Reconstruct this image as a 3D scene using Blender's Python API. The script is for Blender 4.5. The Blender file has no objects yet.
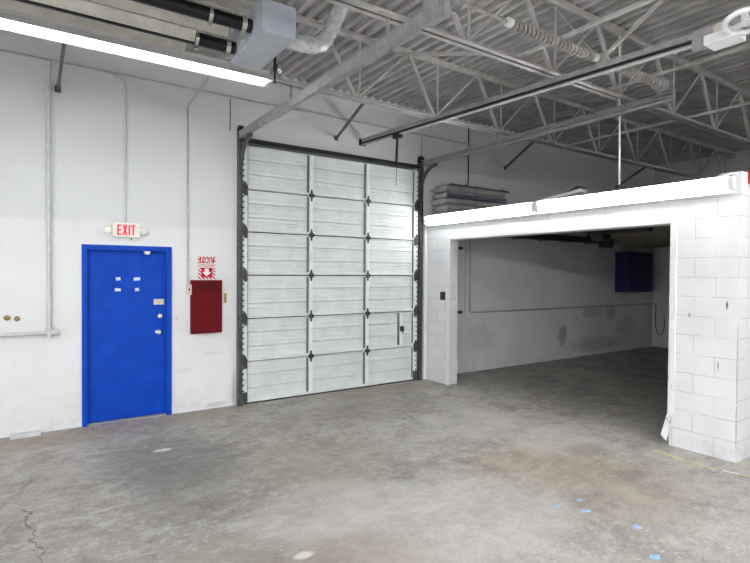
import bpy, bmesh, math, random
from mathutils import Vector, Matrix
random.seed(7)
SC = bpy.context.scene
COL = SC.collection
PI = math.pi

# ------------------------------------------------------------------ materials
def nodes_of(name):
    m = bpy.data.materials.new(name); m.use_nodes = True
    nt = m.node_tree; b = nt.nodes['Principled BSDF']
    return m, nt, b

def rgb(r, g, b):           # sRGB 0-255 -> linear
    f = lambda c: (c/255/12.92) if c/255 <= .04045 else ((c/255+.055)/1.055)**2.4
    return (f(r), f(g), f(b), 1)

class NT:
    """small helper to wire shader nodes"""
    def __init__(s, nt): s.nt = nt; s.co = nt.nodes.new('ShaderNodeTexCoord').outputs['Object']
    def n(s, t, **k):
        x = s.nt.nodes.new(t)
        for a, v in k.items(): setattr(x, a, v)
        return x
    def link(s, a, b): s.nt.links.new(a, b)
    def val(s, sock, v):
        if isinstance(v, bpy.types.NodeSocket): s.link(v, sock)
        else: sock.default_value = v
    def noise(s, scale, detail=4, rough=.55, co=None, stretch=None, dist=0):
        x = s.n('ShaderNodeTexNoise'); c = co or s.co
        if stretch:
            m = s.n('ShaderNodeMapping'); m.inputs['Scale'].default_value = stretch; s.link(c, m.inputs['Vector']); c = m.outputs[0]
        s.link(c, x.inputs['Vector']); x.inputs['Scale'].default_value = scale; x.inputs['Detail'].default_value = detail
        x.inputs['Roughness'].default_value = rough; x.inputs['Distortion'].default_value = dist
        return x.outputs['Fac']
    def ramp(s, fac, a, b, lo=0., hi=1.):
        x = s.n('ShaderNodeMapRange'); x.interpolation_type = 'SMOOTHSTEP'
        s.val(x.inputs['Value'], fac); x.inputs['From Min'].default_value = a; x.inputs['From Max'].default_value = b
        x.inputs['To Min'].default_value = lo; x.inputs['To Max'].default_value = hi
        return x.outputs['Result']
    def mix(s, fac, a, b, mode='MIX'):
        x = s.n('ShaderNodeMix', data_type='RGBA', blend_type=mode)
        s.val(x.inputs[0], fac); s.val(x.inputs[6], a); s.val(x.inputs[7], b)
        return x.outputs[2]
    def math(s, op, a, b=0., c=0.):
        x = s.n('ShaderNodeMath', operation=op)
        s.val(x.inputs[0], a); s.val(x.inputs[1], b); s.val(x.inputs[2], c)
        return x.outputs[0]
    def xyz(s, co=None):
        x = s.n('ShaderNodeSeparateXYZ'); s.link(co or s.co, x.inputs[0]); return x.outputs
    def blob(s, c, rad, noise=None):
        """1 inside an ellipsoid (centre c, radii rad), soft edge"""
        v = s.n('ShaderNodeVectorMath', operation='SUBTRACT'); s.link(s.co, v.inputs[0]); v.inputs[1].default_value = c
        d = s.n('ShaderNodeVectorMath', operation='DIVIDE'); s.link(v.outputs[0], d.inputs[0]); d.inputs[1].default_value = rad
        l = s.n('ShaderNodeVectorMath', operation='LENGTH'); s.link(d.outputs[0], l.inputs[0])
        o = l.outputs['Value']
        if noise is not None: o = s.math('ADD', o, s.math('MULTIPLY', s.math('SUBTRACT', noise, .5), 1.6))
        return s.ramp(o, .5, 1.1, 1., 0.)
    def bump(s, h, strength, dist, b):
        x = s.n('ShaderNodeBump'); x.inputs['Strength'].default_value = strength; x.inputs['Distance'].default_value = dist
        s.link(h, x.inputs['Height']); s.link(x.outputs[0], b.inputs['Normal'])

def plain(name, col, rough=.6, metal=0., var=.06, scale=9., emit=None, es=0., wear=None, wear_amt=.5, spec=.5):
    m, nt, b = nodes_of(name); h = NT(nt)
    b.inputs['Roughness'].default_value = rough; b.inputs['Metallic'].default_value = metal
    b.inputs['Specular IOR Level'].default_value = spec
    n = h.noise(scale, 5)
    dark = tuple(c*(1-2*var) for c in col[:3]) + (1,); lite = tuple(min(1, c*(1+var)) for c in col[:3]) + (1,)
    c = h.mix(h.ramp(n, .3, .7), dark, lite)
    if wear: c = h.mix(h.ramp(h.noise(scale*3.1, 6, .7), .62, .7, 0, wear_amt), c, wear)
    h.link(c, b.inputs['Base Color'])
    if emit: b.inputs['Emission Color'].default_value = emit; b.inputs['Emission Strength'].default_value = es
    return m

M = {}
M['joist'] = plain('joist_grey_paint', rgb(191,189,187), .55, var=.1, scale=5)
M['deck'] = plain('deck_grey_steel', rgb(174,172,171), .6, var=.12, scale=3)
M['track'] = plain('galvanised_track', rgb(166,166,167), .45, .25, var=.1, scale=14)
M['trackdark'] = plain('dark_steel_track', rgb(92,92,94), .5, .3, var=.2, scale=14)
M['black'] = plain('black_steel', rgb(34,34,36), .55, .1)
M['rubber'] = plain('black_rubber', rgb(22,22,23), .8)
M['door_pan'] = plain('door_pale_steel', rgb(216,222,220), .5, var=.04, scale=4, wear=rgb(170,175,172), wear_amt=.35)
M['stile'] = plain('stile_pale_steel', rgb(232,236,235), .45, .0, var=.04, scale=8)
M['stileshade'] = plain('stile_side_shade', rgb(120,124,126), .5, .3, var=.1)  # darker than the stile face: side shade put into the colour
M['hinge'] = plain('hinge_dark_steel', rgb(72,70,70), .5, .3, var=.2)
M['conduit'] = plain('conduit_pale_paint', rgb(205,207,208), .5, var=.05)
M['conduitgrey'] = plain('conduit_grey', rgb(184,184,186), .45, .1)
M['white'] = plain('white_enamel', rgb(228,228,228), .4, var=.02)
M['wheelwhite'] = plain('white_cast_wheel', rgb(232,232,234), .35, var=.02)
M['alum'] = plain('aluminium_reflector', rgb(196,194,186), .38, .45, var=.08, scale=6)
M['heaterbox'] = plain('heater_blue_grey', rgb(178,184,194), .45, var=.03)
M['heatertube'] = plain('heater_black_tube', rgb(24,25,30), .35, .3, var=.2)
M['chrome'] = plain('bright_metal', rgb(215,213,208), .22, .9, var=.05)
M['flue'] = plain('silver_flue_duct', rgb(228,232,236), .35, .35, var=.1, scale=20)
M['tin'] = plain('stacked_trough_grey', rgb(172,171,170), .5, .25, var=.12, scale=7)
M['tinblue'] = plain('blue_grey_sheet', rgb(108,112,128), .35, .4, var=.1)
M['sprung'] = plain('spring_grey_steel', rgb(172,168,164), .5, .3, var=.12, scale=10)
M['red'] = plain('red_alarm_plastic', rgb(168,26,34), .4)
M['redcab'] = plain('dark_red_cabinet', rgb(98,4,14), .55, spec=.15, var=.05, scale=8)
M['redcabdark'] = plain('darker_red_cabinet_band', rgb(80,6,14), .55, spec=.15, var=.15, scale=30)
M['beige'] = plain('beige_plastic', rgb(214,208,190), .5)
M['ivory'] = plain('ivory_sign_plastic', rgb(240,240,228), .4, var=.01)
M['signred'] = plain('sign_red', rgb(190,18,34), .5, spec=.2)
M['signwhite'] = plain('sign_white', rgb(240,240,240), .5, var=.01)
M['exitred'] = plain('exit_letter_red', rgb(226,30,62), .5, var=.01, emit=rgb(226,30,62), es=.25)
M['brass'] = plain('brass_hardware', rgb(176,146,88), .35, .6)
M['tan'] = plain('tan_putty', rgb(150,132,92), .8, var=.15, scale=40)
M['tape'] = plain('pale_tape', rgb(214,224,234), .6)
M['bluebox'] = plain('dark_blue_panel', rgb(12,16,84), .5)
M['ply'] = plain('bare_plywood', rgb(122,116,106), .8, var=.12)
M['yellow'] = plain('worn_yellow_tape', rgb(196,184,134), .7, var=.1, scale=30, wear=rgb(172,166,152), wear_amt=.9)
M['whitetape'] = plain('worn_white_tape', rgb(224,222,212), .7, var=.08, scale=30)
M['bluetape'] = plain('blue_tape', rgb(150,182,222), .6, var=.1, scale=12, wear=rgb(208,212,218), wear_amt=.9)
M['putty'] = plain('pale_chalky_spot', rgb(226,224,220), .8)
M['cord'] = plain('dark_cord', rgb(50,50,52), .7)
M['trim'] = None

def tube_mat(es):
    m, nt, b = nodes_of('lit_fluorescent_tube')
    b.inputs['Base Color'].default_value = (.9, .9, .9, 1)
    b.inputs['Emission Color'].default_value = rgb(252, 253, 255); b.inputs['Emission Strength'].default_value = es
    return m
M['tube'] = tube_mat(12.)
M['tubebay'] = tube_mat(15.)
M['tubeleft'] = tube_mat(4.)
M['fillnear'] = tube_mat(21.)  # tube strengths of added unseen strips, tuned for brightness
M['fillmid'] = tube_mat(64.)
M['fillfar'] = tube_mat(300.)
M['fillside'] = tube_mat(90.)
M['fillwest'] = tube_mat(65.)
M['fillright'] = tube_mat(66.)
M['tubeedge'] = tube_mat(34.)

# white painted masonry wall: faint repaint boundary, scuffs towards the floor, dark smudges inside the bay
def wall_mat():
    m, nt, b = nodes_of('white_painted_wall'); h = NT(nt)
    x, y, z = h.xyz()
    n1 = h.noise(1.3, 5); n2 = h.noise(7, 6, .65); n3 = h.noise(26, 5, .7)
    c = h.mix(h.ramp(n1, .3, .7), rgb(222,223,224), rgb(231,232,232))
    up = h.ramp(h.math('ADD', z, h.math('MULTIPLY', n2, .05)), 2.42, 2.5)         # older, greyer coat of paint higher up
    c = h.mix(up, c, rgb(216,218,219))
    low = h.math('MULTIPLY', h.ramp(z, .0, .55, 1, 0), h.ramp(n2, .47, .66))
    c = h.mix(h.math('MULTIPLY', low, .16), c, rgb(150,144,136))
    c = h.mix(h.math('MULTIPLY', h.ramp(n3, .69, .74), h.ramp(z, .2, 1.5, .5, .06)), c, rgb(120,116,112))
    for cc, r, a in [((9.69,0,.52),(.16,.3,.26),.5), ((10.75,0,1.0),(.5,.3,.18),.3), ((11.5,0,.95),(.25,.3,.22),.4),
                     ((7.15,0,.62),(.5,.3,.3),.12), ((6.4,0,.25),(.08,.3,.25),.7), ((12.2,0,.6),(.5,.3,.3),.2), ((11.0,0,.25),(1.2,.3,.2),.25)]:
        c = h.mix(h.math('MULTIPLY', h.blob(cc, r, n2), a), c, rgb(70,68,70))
    # scuffs right of the blue door
    for cc, r, a in [((1.72,0,.55),(.12,.3,.04),.12), ((2.1,0,.75),(.16,.3,.03),.12), ((1.62,0,1.25),(.02,.3,.03),.3), ((1.75,0,1.18),(.015,.3,.02),.3),
                     ((2.38,0,.2),(.04,.3,.35),.4), ((2.15,0,.05),(.2,.3,.04),.3)]:
        c = h.mix(h.math('MULTIPLY', h.blob(cc, r, n3), a), c, rgb(130,122,112))
    h.link(c, b.inputs['Base Color']); b.inputs['Roughness'].default_value = .6
    h.bump(h.noise(40, 4), .12, .01, b)
    return m
M['wall'] = wall_mat()

# white painted concrete block: mortar joints from brick textures on the two faces
def block_mat():
    m, nt, b = nodes_of('white_painted_block'); h = NT(nt)
    x, y, z = h.xyz()
    geo = h.n('ShaderNodeNewGeometry'); gn = h.xyz(geo.outputs['Normal'])
    isx = h.math('GREATER_THAN', h.math('ABSOLUTE', gn[0]), .5)
    u = h.math('ADD', h.math('MULTIPLY', isx, h.math('ADD', y, 4.802+4.064)), h.math('MULTIPLY', h.math('SUBTRACT', 1., isx), h.math('SUBTRACT', x, 5.784-4.064)))
    cv = h.n('ShaderNodeCombineXYZ'); h.link(u, cv.inputs[0]); h.link(z, cv.inputs[1])
    br = h.n('ShaderNodeTexBrick'); h.link(cv.outputs[0], br.inputs['Vector'])
    br.inputs['Scale'].default_value = 1; br.inputs['Mortar Size'].default_value = .0035; br.inputs['Mortar Smooth'].default_value = .6
    br.inputs['Brick Width'].default_value = .4064; br.inputs['Row Height'].default_value = .2032; br.offset = .5
    n2 = h.noise(6, 6, .65); n3 = h.noise(30, 5, .7)
    c = h.mix(h.ramp(h.noise(2, 4), .3, .7), rgb(222,223,225), rgb(232,233,234))
    fac = h.math('MULTIPLY', br.outputs['Fac'], h.ramp(h.noise(3.2, 3), .36, .62, .08, .8))
    c = h.mix(fac, c, rgb(140,140,142))
    low = h.math('MULTIPLY', h.ramp(z, .0, .3, 1, 0), h.ramp(n2, .42, .66))
    c = h.mix(h.math('MULTIPLY', low, .2), c, rgb(120,116,112))
    c = h.mix(h.math('MULTIPLY', h.ramp(n3, .68, .74), h.ramp(z, .2, 2., .6, .05)), c, rgb(110,106,104))
    for cc, r, a in [((5.784,-4.70,1.55),(.3,.012,.05),.9), ((5.784,-4.63,.93),(.3,.008,.06),.6), ((5.784,-4.35,1.43),(.3,.02,.03),.4), ((5.784,-4.80,.95),(.01,.01,.5),.4), ((5.784,-4.80,.35),(.01,.01,.3),.45)]:
        c = h.mix(h.math('MULTIPLY', h.blob(cc, r, n3), a), c, rgb(70,68,68))
    h.link(c, b.inputs['Base Color']); b.inputs['Roughness'].default_value = .55
    h.bump(h.math('SUBTRACT', h.math('MULTIPLY', h.noise(60, 4), .25), fac), .35, .006, b)
    return m
M['block'] = block_mat()

def trim_mat():
    m, nt, b = nodes_of('white_painted_board'); h = NT(nt); x, y, z = h.xyz()
    n = h.noise(18, 6, .7, stretch=(1, 1, .3))
    c = h.mix(h.ramp(h.noise(3, 4), .3, .7), rgb(226,226,226), rgb(234,234,235))
    c = h.mix(h.math('MULTIPLY', h.ramp(n, .6, .7), h.ramp(z, .3, 2.2, .75, .0)), c, rgb(120,112,104))
    h.link(c, b.inputs['Base Color']); b.inputs['Roughness'].default_value = .5
    return m
M['trim'] = trim_mat()

def blue_mat():
    m, nt, b = nodes_of('blue_door_paint'); h = NT(nt); x, y, z = h.xyz()
    n = h.noise(5, 5, .6)
    c = h.mix(h.ramp(n, .3, .7), rgb(0,60,168), rgb(0,70,184))
    c = h.mix(h.math('MULTIPLY', h.ramp(h.noise(22, 6, .7), .68, .72), .5), c, rgb(70,120,205))
    scr = h.noise(8, 5, .7, stretch=(1, 1, 10))
    for cc, r, col, a in [((1.04,.04,1.335),(.11,.3,.012),rgb(150,120,110),.9), ((1.3,.04,1.0),(.1,.3,.012),rgb(140,150,170),.6), ((1.37,.04,.2),(.11,.3,.01),rgb(150,170,205),.9)]:
        c = h.mix(h.math('MULTIPLY', h.blob(cc, r, scr), a), c, col)
    h.link(c, b.inputs['Base Color']); b.inputs['Roughness'].default_value = .5; b.inputs['Specular IOR Level'].default_value = .2
    return m
M['blue'] = blue_mat()

def floor_mat():
    m, nt, b = nodes_of('worn_concrete_floor'); h = NT(nt); x, y, z = h.xyz()
    big = h.noise(.5, 6, .6); mid = h.noise(2.1, 9, .68, dist=.5); fine = h.noise(8, 9, .74); grit = h.noise(42, 5, .75)
    smear = h.noise(2.2, 10, .72, stretch=(1, 2.2, 1), dist=.9); fleck = h.noise(19, 8, .78, dist=.4)
    c = h.mix(h.ramp(big, .36, .64), rgb(144,140,133), rgb(169,165,158))
    c = h.mix(h.math('MULTIPLY', h.ramp(mid, .43, .66), .6), c, rgb(123,119,114))
    c = h.mix(h.math('MULTIPLY', h.ramp(smear, .46, .7), .7), c, rgb(191,188,182))
    c = h.mix(h.math('MULTIPLY', h.ramp(fine, .5, .66), .5), c, rgb(197,194,188))
    c = h.mix(h.math('MULTIPLY', h.ramp(fine, .34, .47, 1, 0), .45), c, rgb(111,106,101))
    c = h.mix(h.math('MULTIPLY', h.ramp(fleck, .56, .66), .5), c, rgb(211,208,202))
    c = h.mix(h.math('MULTIPLY', h.ramp(fleck, .34, .43, 1, 0), .4), c, rgb(103,99,94))
    c = h.mix(h.math('MULTIPLY', h.ramp(grit, .38, .62), .22), c, rgb(95,92,88))
    fl2 = h.noise(27, 6, .8, stretch=(.7, 1.3, 1), dist=.7)
    c = h.mix(h.math('MULTIPLY', h.ramp(fl2, .585, .64), .5), c, rgb(222,219,213))
    c = h.mix(h.math('MULTIPLY', h.ramp(fl2, .36, .41, 1, 0), .42), c, rgb(100,95,89))
    # brown / dark stains, larger pale worn patches
    ragged = h.math('ADD', h.math('MULTIPLY', mid, .6), h.math('MULTIPLY', fine, .4))
    stains = [((4.2,-3.7,0),(1.0,.7,.5),rgb(162,138,105),.27), ((4.3,-4.5,0),(1.0,.7,.5),rgb(146,131,112),.38), ((2.4,-2.5,0),(.9,.9,.5),rgb(143,134,116),.35),
              ((1.2,-1.7,0),(.75,.9,.5),rgb(99,98,97),.5), ((1.1,-2.5,0),(.5,.8,.5),rgb(110,107,104),.4), ((3.6,-1.2,0),(1.8,.6,.5),rgb(134,127,117),.35),
              ((.1,-.35,0),(1.6,.3,.4),rgb(156,138,118),.5), ((1.9,-.22,0),(.9,.25,.4),rgb(151,135,116),.45), ((4.6,-.35,0),(1.5,.4,.4),rgb(137,128,109),.45),
              ((2.6,-4.1,0),(1.3,.9,.5),rgb(203,200,195),.35), ((1.9,-3.4,0),(.7,.6,.5),rgb(196,193,189),.35), ((4.6,-2.4,0),(.9,.7,.5),rgb(190,187,183),.35), ((5.0,-3.4,0),(.7,.5,.5),rgb(195,192,187),.35),
              ((4.9,-3.75,0),(.3,.2,.4),rgb(104,97,88),.4), ((4.6,-4.4,0),(.25,.15,.4),rgb(99,92,84),.45), ((1.6,-4.2,0),(.8,.5,.5),rgb(143,129,112),.4), ((.9,-3.9,0),(.6,.6,.5),rgb(147,139,127),.3)]
    for cc, r, col, a in stains:
        c = h.mix(h.math('MULTIPLY', h.blob(cc, r, ragged), a), c, col)
    for cc, r, a in [((1.168,-1.359,0),(.1,.05,.2),.9), ((1.5,-3.96,0),(.08,.05,.2),.8)]:
        c = h.mix(h.math('MULTIPLY', h.blob(cc, r, fleck), a), c, rgb(216,213,209))
    # the crack at the left and a finer one crossing it
    def crack(a, bb, lim0, lim1, wid, col, amt):
        global_n = h.math('MULTIPLY', h.math('SUBTRACT', h.noise(5.5, 6, .65), .5), .26)
        d = h.math('ABSOLUTE', h.math('ADD', h.math('SUBTRACT', x, h.math('ADD', h.math('MULTIPLY', y, a), bb)), global_n))
        k = h.math('MULTIPLY', h.ramp(d, wid*.4, wid, 1, 0), h.math('MULTIPLY', h.ramp(y, lim0, lim0+.05), h.ramp(y, lim1-.05, lim1, 1, 0)))
        return h.mix(h.math('MULTIPLY', k, amt), c, col)
    c = crack(-.1, -.24, -4.6, -2.15, .009, rgb(70,66,62), .75)
    c = crack(.42, .69, -2.2, -1.55, .008, rgb(96,92,86), .6)
    c = crack(2.6, 7.5, -3.0, -2.3, .03, rgb(110,106,100), .4)
    c = crack(-1.1, .6, -4.6, -3.6, .012, rgb(120,114,106), .4)
    h.link(c, b.inputs['Base Color'])
    h.link(h.ramp(mid, .3, .7, .5, .72), b.inputs['Roughness']); b.inputs['Specular IOR Level'].default_value = .35
    h.bump(h.math('ADD', fine, h.math('MULTIPLY', grit, .3)), .25, .006, b)
    return m
M['floor'] = floor_mat()

def stripes_mat():      # diagonal red and white hazard border of the fire sign
    m, nt, b = nodes_of('hazard_stripes'); h = NT(nt); x, y, z = h.xyz()
    f = h.math('GREATER_THAN', h.math('FRACT', h.math('MULTIPLY', h.math('ADD', x, z), 21.)), .5)
    h.link(h.mix(f, rgb(190,18,34), rgb(236,236,236)), b.inputs['Base Color']); b.inputs['Roughness'].default_value = .5
    return m
M['stripes'] = stripes_mat()

# ------------------------------------------------------------------ mesh builder (all shapes in world coordinates)
class MB:
    def __init__(s): s.bm = bmesh.new(); s.T = Matrix.Identity(4)
    def v(s, p): return s.bm.verts.new(s.T @ Vector(p))
    def face(s, vs):
        try: return s.bm.faces.new(vs)
        except ValueError: return None
    def box(s, a, b, rot=None):
        x0, y0, z0 = a; x1, y1, z1 = b
        P = [(x0,y0,z0),(x1,y0,z0),(x1,y1,z0),(x0,y1,z0),(x0,y0,z1),(x1,y0,z1),(x1,y1,z1),(x0,y1,z1)]
        if rot is not None:
            c = Vector(((x0+x1)/2,(y0+y1)/2,(z0+z1)/2)); P = [c + rot @ (Vector(p)-c) for p in P]
        V = [s.v(p) for p in P]
        for f in ((3,2,1,0),(4,5,6,7),(0,1,5,4),(1,2,6,5),(2,3,7,6),(3,0,4,7)): s.face([V[i] for i in f])
        return s
    def prism(s, prof, axis, a, b):
        """prof: closed 2-D outline in the two other axes (order x,y,z without axis), swept from a to b"""
        def P(q, t):
            if axis == 'x': return (t, q[0], q[1])
            if axis == 'y': return (q[0], t, q[1])
            return (q[0], q[1], t)
        A = [s.v(P(q, a)) for q in prof]; B = [s.v(P(q, b)) for q in prof]; n = len(prof)
        for i in range(n): s.face([A[i], A[(i+1) % n], B[(i+1) % n], B[i]])
        s.face(A[::-1]); s.face(B)
        return s
    def bar(s, p0, p1, w, hgt, up=(0,0,1)):
        """rectangular bar along p0-p1"""
        p0 = Vector(p0); p1 = Vector(p1); d = (p1-p0).normalized(); u = Vector(up)
        if abs(d.dot(u)) > .98: u = Vector((0,1,0))
        r = d.cross(u).normalized(); u = r.cross(d).normalized()
        V = []
        for p in (p0, p1):
            for sx, sy in ((-1,-1),(1,-1),(1,1),(-1,1)): V.append(s.v(p + r*sx*w/2 + u*sy*hgt/2))
        for f in ((3,2,1,0),(4,5,6,7),(0,1,5,4),(1,2,6,5),(2,3,7,6),(3,0,4,7)): s.face([V[i] for i in f])
        return s
    def tube(s, pts, r, n=10, cap=True):
        pts = [Vector(p) for p in pts]; rs = r if isinstance(r, (list, tuple)) else [r]*len(pts)
        rings = []; ref = None
        for i, p in enumerate(pts):
            d = (pts[min(i+1, len(pts)-1)] - pts[max(i-1, 0)]).normalized()
            if ref is None:
                ref = Vector((0,0,1)) if abs(d.z) < .9 else Vector((1,0,0))
            a = (ref - d*ref.dot(d)).normalized(); bb = d.cross(a); ref = a
            rings.append([s.v(p + (a*math.cos(2*PI*k/n) + bb*math.sin(2*PI*k/n))*rs[i]) for k in range(n)])
        for A, B in zip(rings, rings[1:]):
            for k in range(n): s.face([A[k], A[(k+1) % n], B[(k+1) % n], B[k]])
        if cap: s.face(rings[0][::-1]); s.face(rings[-1])
        return s
    def lathe(s, prof, c, axis, n=20):
        """prof: (radius, offset along axis) revolved about axis through c"""
        ax = Vector(axis).normalized(); a = ax.orthogonal().normalized(); bb = ax.cross(a); c = Vector(c)
        R = [[s.v(c + ax*t + (a*math.cos(2*PI*k/n) + bb*math.sin(2*PI*k/n))*max(r, 1e-4)) for k in range(n)] for r, t in prof]
        for A, B in zip(R, R[1:]):
            for k in range(n): s.face([A[k], A[(k+1) % n], B[(k+1) % n], B[k]])
        s.face(R[0][::-1]); s.face(R[-1])
        return s
    def torus(s, c, axis, R, r, n=32, k=10, sy=1.):
        ax = Vector(axis).normalized(); a = ax.orthogonal().normalized(); bb = ax.cross(a); c = Vector(c); rings = []
        for i in range(n):
            t = 2*PI*i/n; d = a*math.cos(t) + bb*math.sin(t)
            rings.append([s.v(c + d*(R + r*math.cos(2*PI*j/k)) + ax*r*sy*math.sin(2*PI*j/k)) for j in range(k)])
        for i in range(n):
            A, B = rings[i], rings[(i+1) % n]
            for j in range(k): s.face([A[j], A[(j+1) % k], B[(j+1) % k], B[j]])
        return s

def wl(o):
    v = Vector((0,0,0))
    while o: v += o.location; o = o.parent
    return v

def obj(name, mb, mat, parent=None, loc=None, smooth=False, bevel=0., label=None):
    bm = mb.bm
    bmesh.ops.recalc_face_normals(bm, faces=bm.faces[:])
    org = wl(parent) if parent else Vector((0,0,0))
    if loc: org = org + Vector(loc) if parent else Vector(loc)
    bmesh.ops.translate(bm, verts=bm.verts[:], vec=-org)
    me = bpy.data.meshes.new(name); bm.to_mesh(me); bm.free()
    me.materials.append(mat)
    if smooth:
        for p in me.polygons: p.use_smooth = True
        me.set_sharp_from_angle(angle=math.radians(40))
    o = bpy.data.objects.new(name, me); COL.objects.link(o)
    if parent: o.parent = parent
    if loc: o.location = loc
    if bevel:
        md = o.modifiers.new('bevel', 'BEVEL'); md.width = bevel; md.segments = 2; md.limit_method = 'ANGLE'
    if label: o['label'] = label
    return o

def tag(o, label, cat, group=None, kind=None):
    o['label'] = label; o['category'] = cat
    if group: o['group'] = group
    if kind: o['kind'] = kind
    return o

def thing(name, loc, label, cat, group=None, kind=None):
    o = bpy.data.objects.new(name, None); o.empty_display_size = .1; COL.objects.link(o); o.location = loc
    return tag(o, label, cat, group, kind)

def dup(root, loc, label, group=None):
    r = root.copy(); COL.objects.link(r); r.location = loc; r['label'] = label
    if group: r['group'] = group
    for ch in list(root.children):
        c = ch.copy(); COL.objects.link(c); c.parent = r
        for g in ch.children:
            d = g.copy(); COL.objects.link(d); d.parent = c
    return r

def text(body, width, height, centre, mat, name, parent, label=None, depth=.002):
    """flat lettering facing -Y, stretched to width x height"""
    cu = bpy.data.curves.new('lettering', 'FONT'); cu.body = body; cu.extrude = .01; cu.offset = .012
    t = bpy.data.objects.new('lettering', cu); COL.objects.link(t)
    bpy.context.view_layer.update()
    me = bpy.data.meshes.new_from_object(t.evaluated_get(bpy.context.evaluated_depsgraph_get()))
    bpy.data.objects.remove(t); bpy.data.curves.remove(cu)
    xs = [v.co.x for v in me.vertices]; ys = [v.co.y for v in me.vertices]
    x0, x1, y0, y1 = min(xs), max(xs), min(ys), max(ys); org = wl(parent)
    for v in me.vertices:
        p = Vector((centre[0] + ((v.co.x-x0)/(x1-x0)-.5)*width, centre[1] - (depth/2 + v.co.z/.01*depth/2), centre[2] + ((v.co.y-y0)/(y1-y0)-.5)*height))
        v.co = p - org
    me.name = name; me.materials.clear(); me.materials.append(mat)
    o = bpy.data.objects.new(name, me); COL.objects.link(o); o.parent = parent
    if label: o['label'] = label
    return o

# ------------------------------------------------------------------ camera
CAMZ, CAMY = 1.8519, -6.97667
pitch, roll, yaw, F = -0.016989, 0.0070613, 0.5955385, 514.935
fwd = Vector((math.sin(yaw)*math.cos(pitch), math.cos(yaw)*math.cos(pitch), math.sin(pitch)))
right = Vector((math.cos(yaw), -math.sin(yaw), 0)); up = right.cross(fwd)
R_ = right*math.cos(roll) + up*math.sin(roll); U_ = -right*math.sin(roll) + up*math.cos(roll)
cam = bpy.data.cameras.new('camera'); co = bpy.data.objects.new('camera', cam); COL.objects.link(co)
mw = Matrix((R_, U_, -fwd)).transposed().to_4x4(); mw.translation = (0, CAMY, CAMZ); co.matrix_world = mw
cam.sensor_fit = 'HORIZONTAL'; cam.sensor_width = 36; cam.lens = F/750*36; cam.clip_start = .05; cam.clip_end = 100
SC.camera = co

# ------------------------------------------------------------------ shell
XB, DECK = 5.784, 4.66
XR, XL, YR = 13.4, -5.5, -14.0
m = MB().box((XL,YR,-.2),(XR+.2,.3,0))
tag(obj('floor', m, M['floor']), 'worn grey concrete slab floor with stains and cracks', 'floor', kind='structure')
m = MB()
for a, b in [((XL,0,0),(.585,.2,4.85)), ((.585,0,2.125),(1.51,.2,4.85)), ((1.51,0,0),(2.47,.2,4.85)), ((2.47,0,3.655),(5.592,.2,4.85)), ((5.592,0,0),(XR+.2,.2,4.85))]: m.box(a, b)
tag(obj('wall_back', m, M['wall']), 'long white painted back wall with the blue door and the tall sectional door', 'wall', kind='structure')
m = MB().box((XR,YR,0),(XR+.2,0,4.85)); tag(obj('wall_right', m, M['wall']), 'dim far end wall at the right behind the bay', 'wall', kind='structure')
m = MB().box((XL-.2,YR,0),(XL,.2,4.85)); tag(obj('wall_left', m, M['wall']), 'white wall left of the picture', 'wall', kind='structure')
m = MB().box((XL-.2,YR-.2,0),(XR+.2,YR,4.85)); tag(obj('wall_rear', m, M['wall']), 'white wall behind the viewer', 'wall', kind='structure')

# corrugated deck: ribs run from the back wall towards the viewer
prof = []; x = XL; pitch_d = .1524
while x < XR+.2 - pitch_d:
    prof += [(x,DECK),(x+.048,DECK),(x+.070,DECK+.045),(x+.130,DECK+.045)]; x += pitch_d
prof += [(XR+.2,DECK),(XR+.2,DECK+.16),(XL,DECK+.16)]
m = MB().prism(prof, 'y', YR, 0.0)
tag(obj('ceiling', m, M['deck']), 'grey corrugated steel roof deck with ribs running towards the viewer', 'ceiling', kind='structure')

# the white block bay on the right
m = MB()
m.box((XB,-.61,0),(XB+.21,0,2.80)); m.box((XB,-4.802,0),(XB+.21,-4.16,2.80)); m.box((XB,-4.16,2.405),(XB+.21,-.61,2.80))
tag(obj('wall_bay_front', m, M['block']), 'white painted block front of the bay with its wide opening', 'wall', kind='structure')
m = MB().box((XB+.21,-4.802,0),(XR,-4.60,2.80)).box((XB,-4.802,2.80),(XR,-4.60,2.872))
tag(obj('wall_bay_side', m, M['block']), 'white painted block side wall of the bay at the right edge', 'wall', kind='structure')
m = MB().box((XB+.21,-4.60,2.60),(XR,0,2.80))
tag(obj('ceiling_bay', m, M['ply']), 'dim plywood ceiling over the bay', 'ceiling', kind='structure')
def board(name, a, b, label, cat='trim', bev=.004):
    return tag(obj(name, MB().box(a, b), M['trim'], bevel=bev), label, cat, kind='structure')
board('trim_1', (XB-.018,-4.215,2.405),(XB,-.60,2.565), 'flat white board across the top of the bay opening')
board('trim_2', (XB-.06,-.055,0),(XB,-.0,2.79), 'narrow white post where the bay meets the back wall')
board('trim_3', (XB-.02,-.655,0),(XB+.0,-.60,2.405), 'thin chipped white strip on the left jamb of the bay')
m = MB().box((XB-.018,-4.215,.34),(XB+.004,-4.150,2.405))
tag(obj('trim_4', m, M['trim'], bevel=.003), 'white strip down the right jamb of the bay, broken near the floor', 'trim', kind='structure')
m = MB()      # the kicked-out lower piece of that strip
P = [(XB-.01,-4.150,.345),(XB-.012,-4.205,.335),(XB-.05,-4.165,.06),(XB-.05,-4.105,.11)]
A = [m.v(p) for p in P]; B = [m.v((p[0]-.014, p[1], p[2])) for p in P]
m.face(A); m.face(B[::-1])
for i in range(4): m.face([A[i], A[(i+1)%4], B[(i+1)%4], B[i]])
tag(obj('trim_5', m, M['trim']), 'bent loose lower end of the white strip on the right jamb', 'trim', kind='structure')

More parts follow.
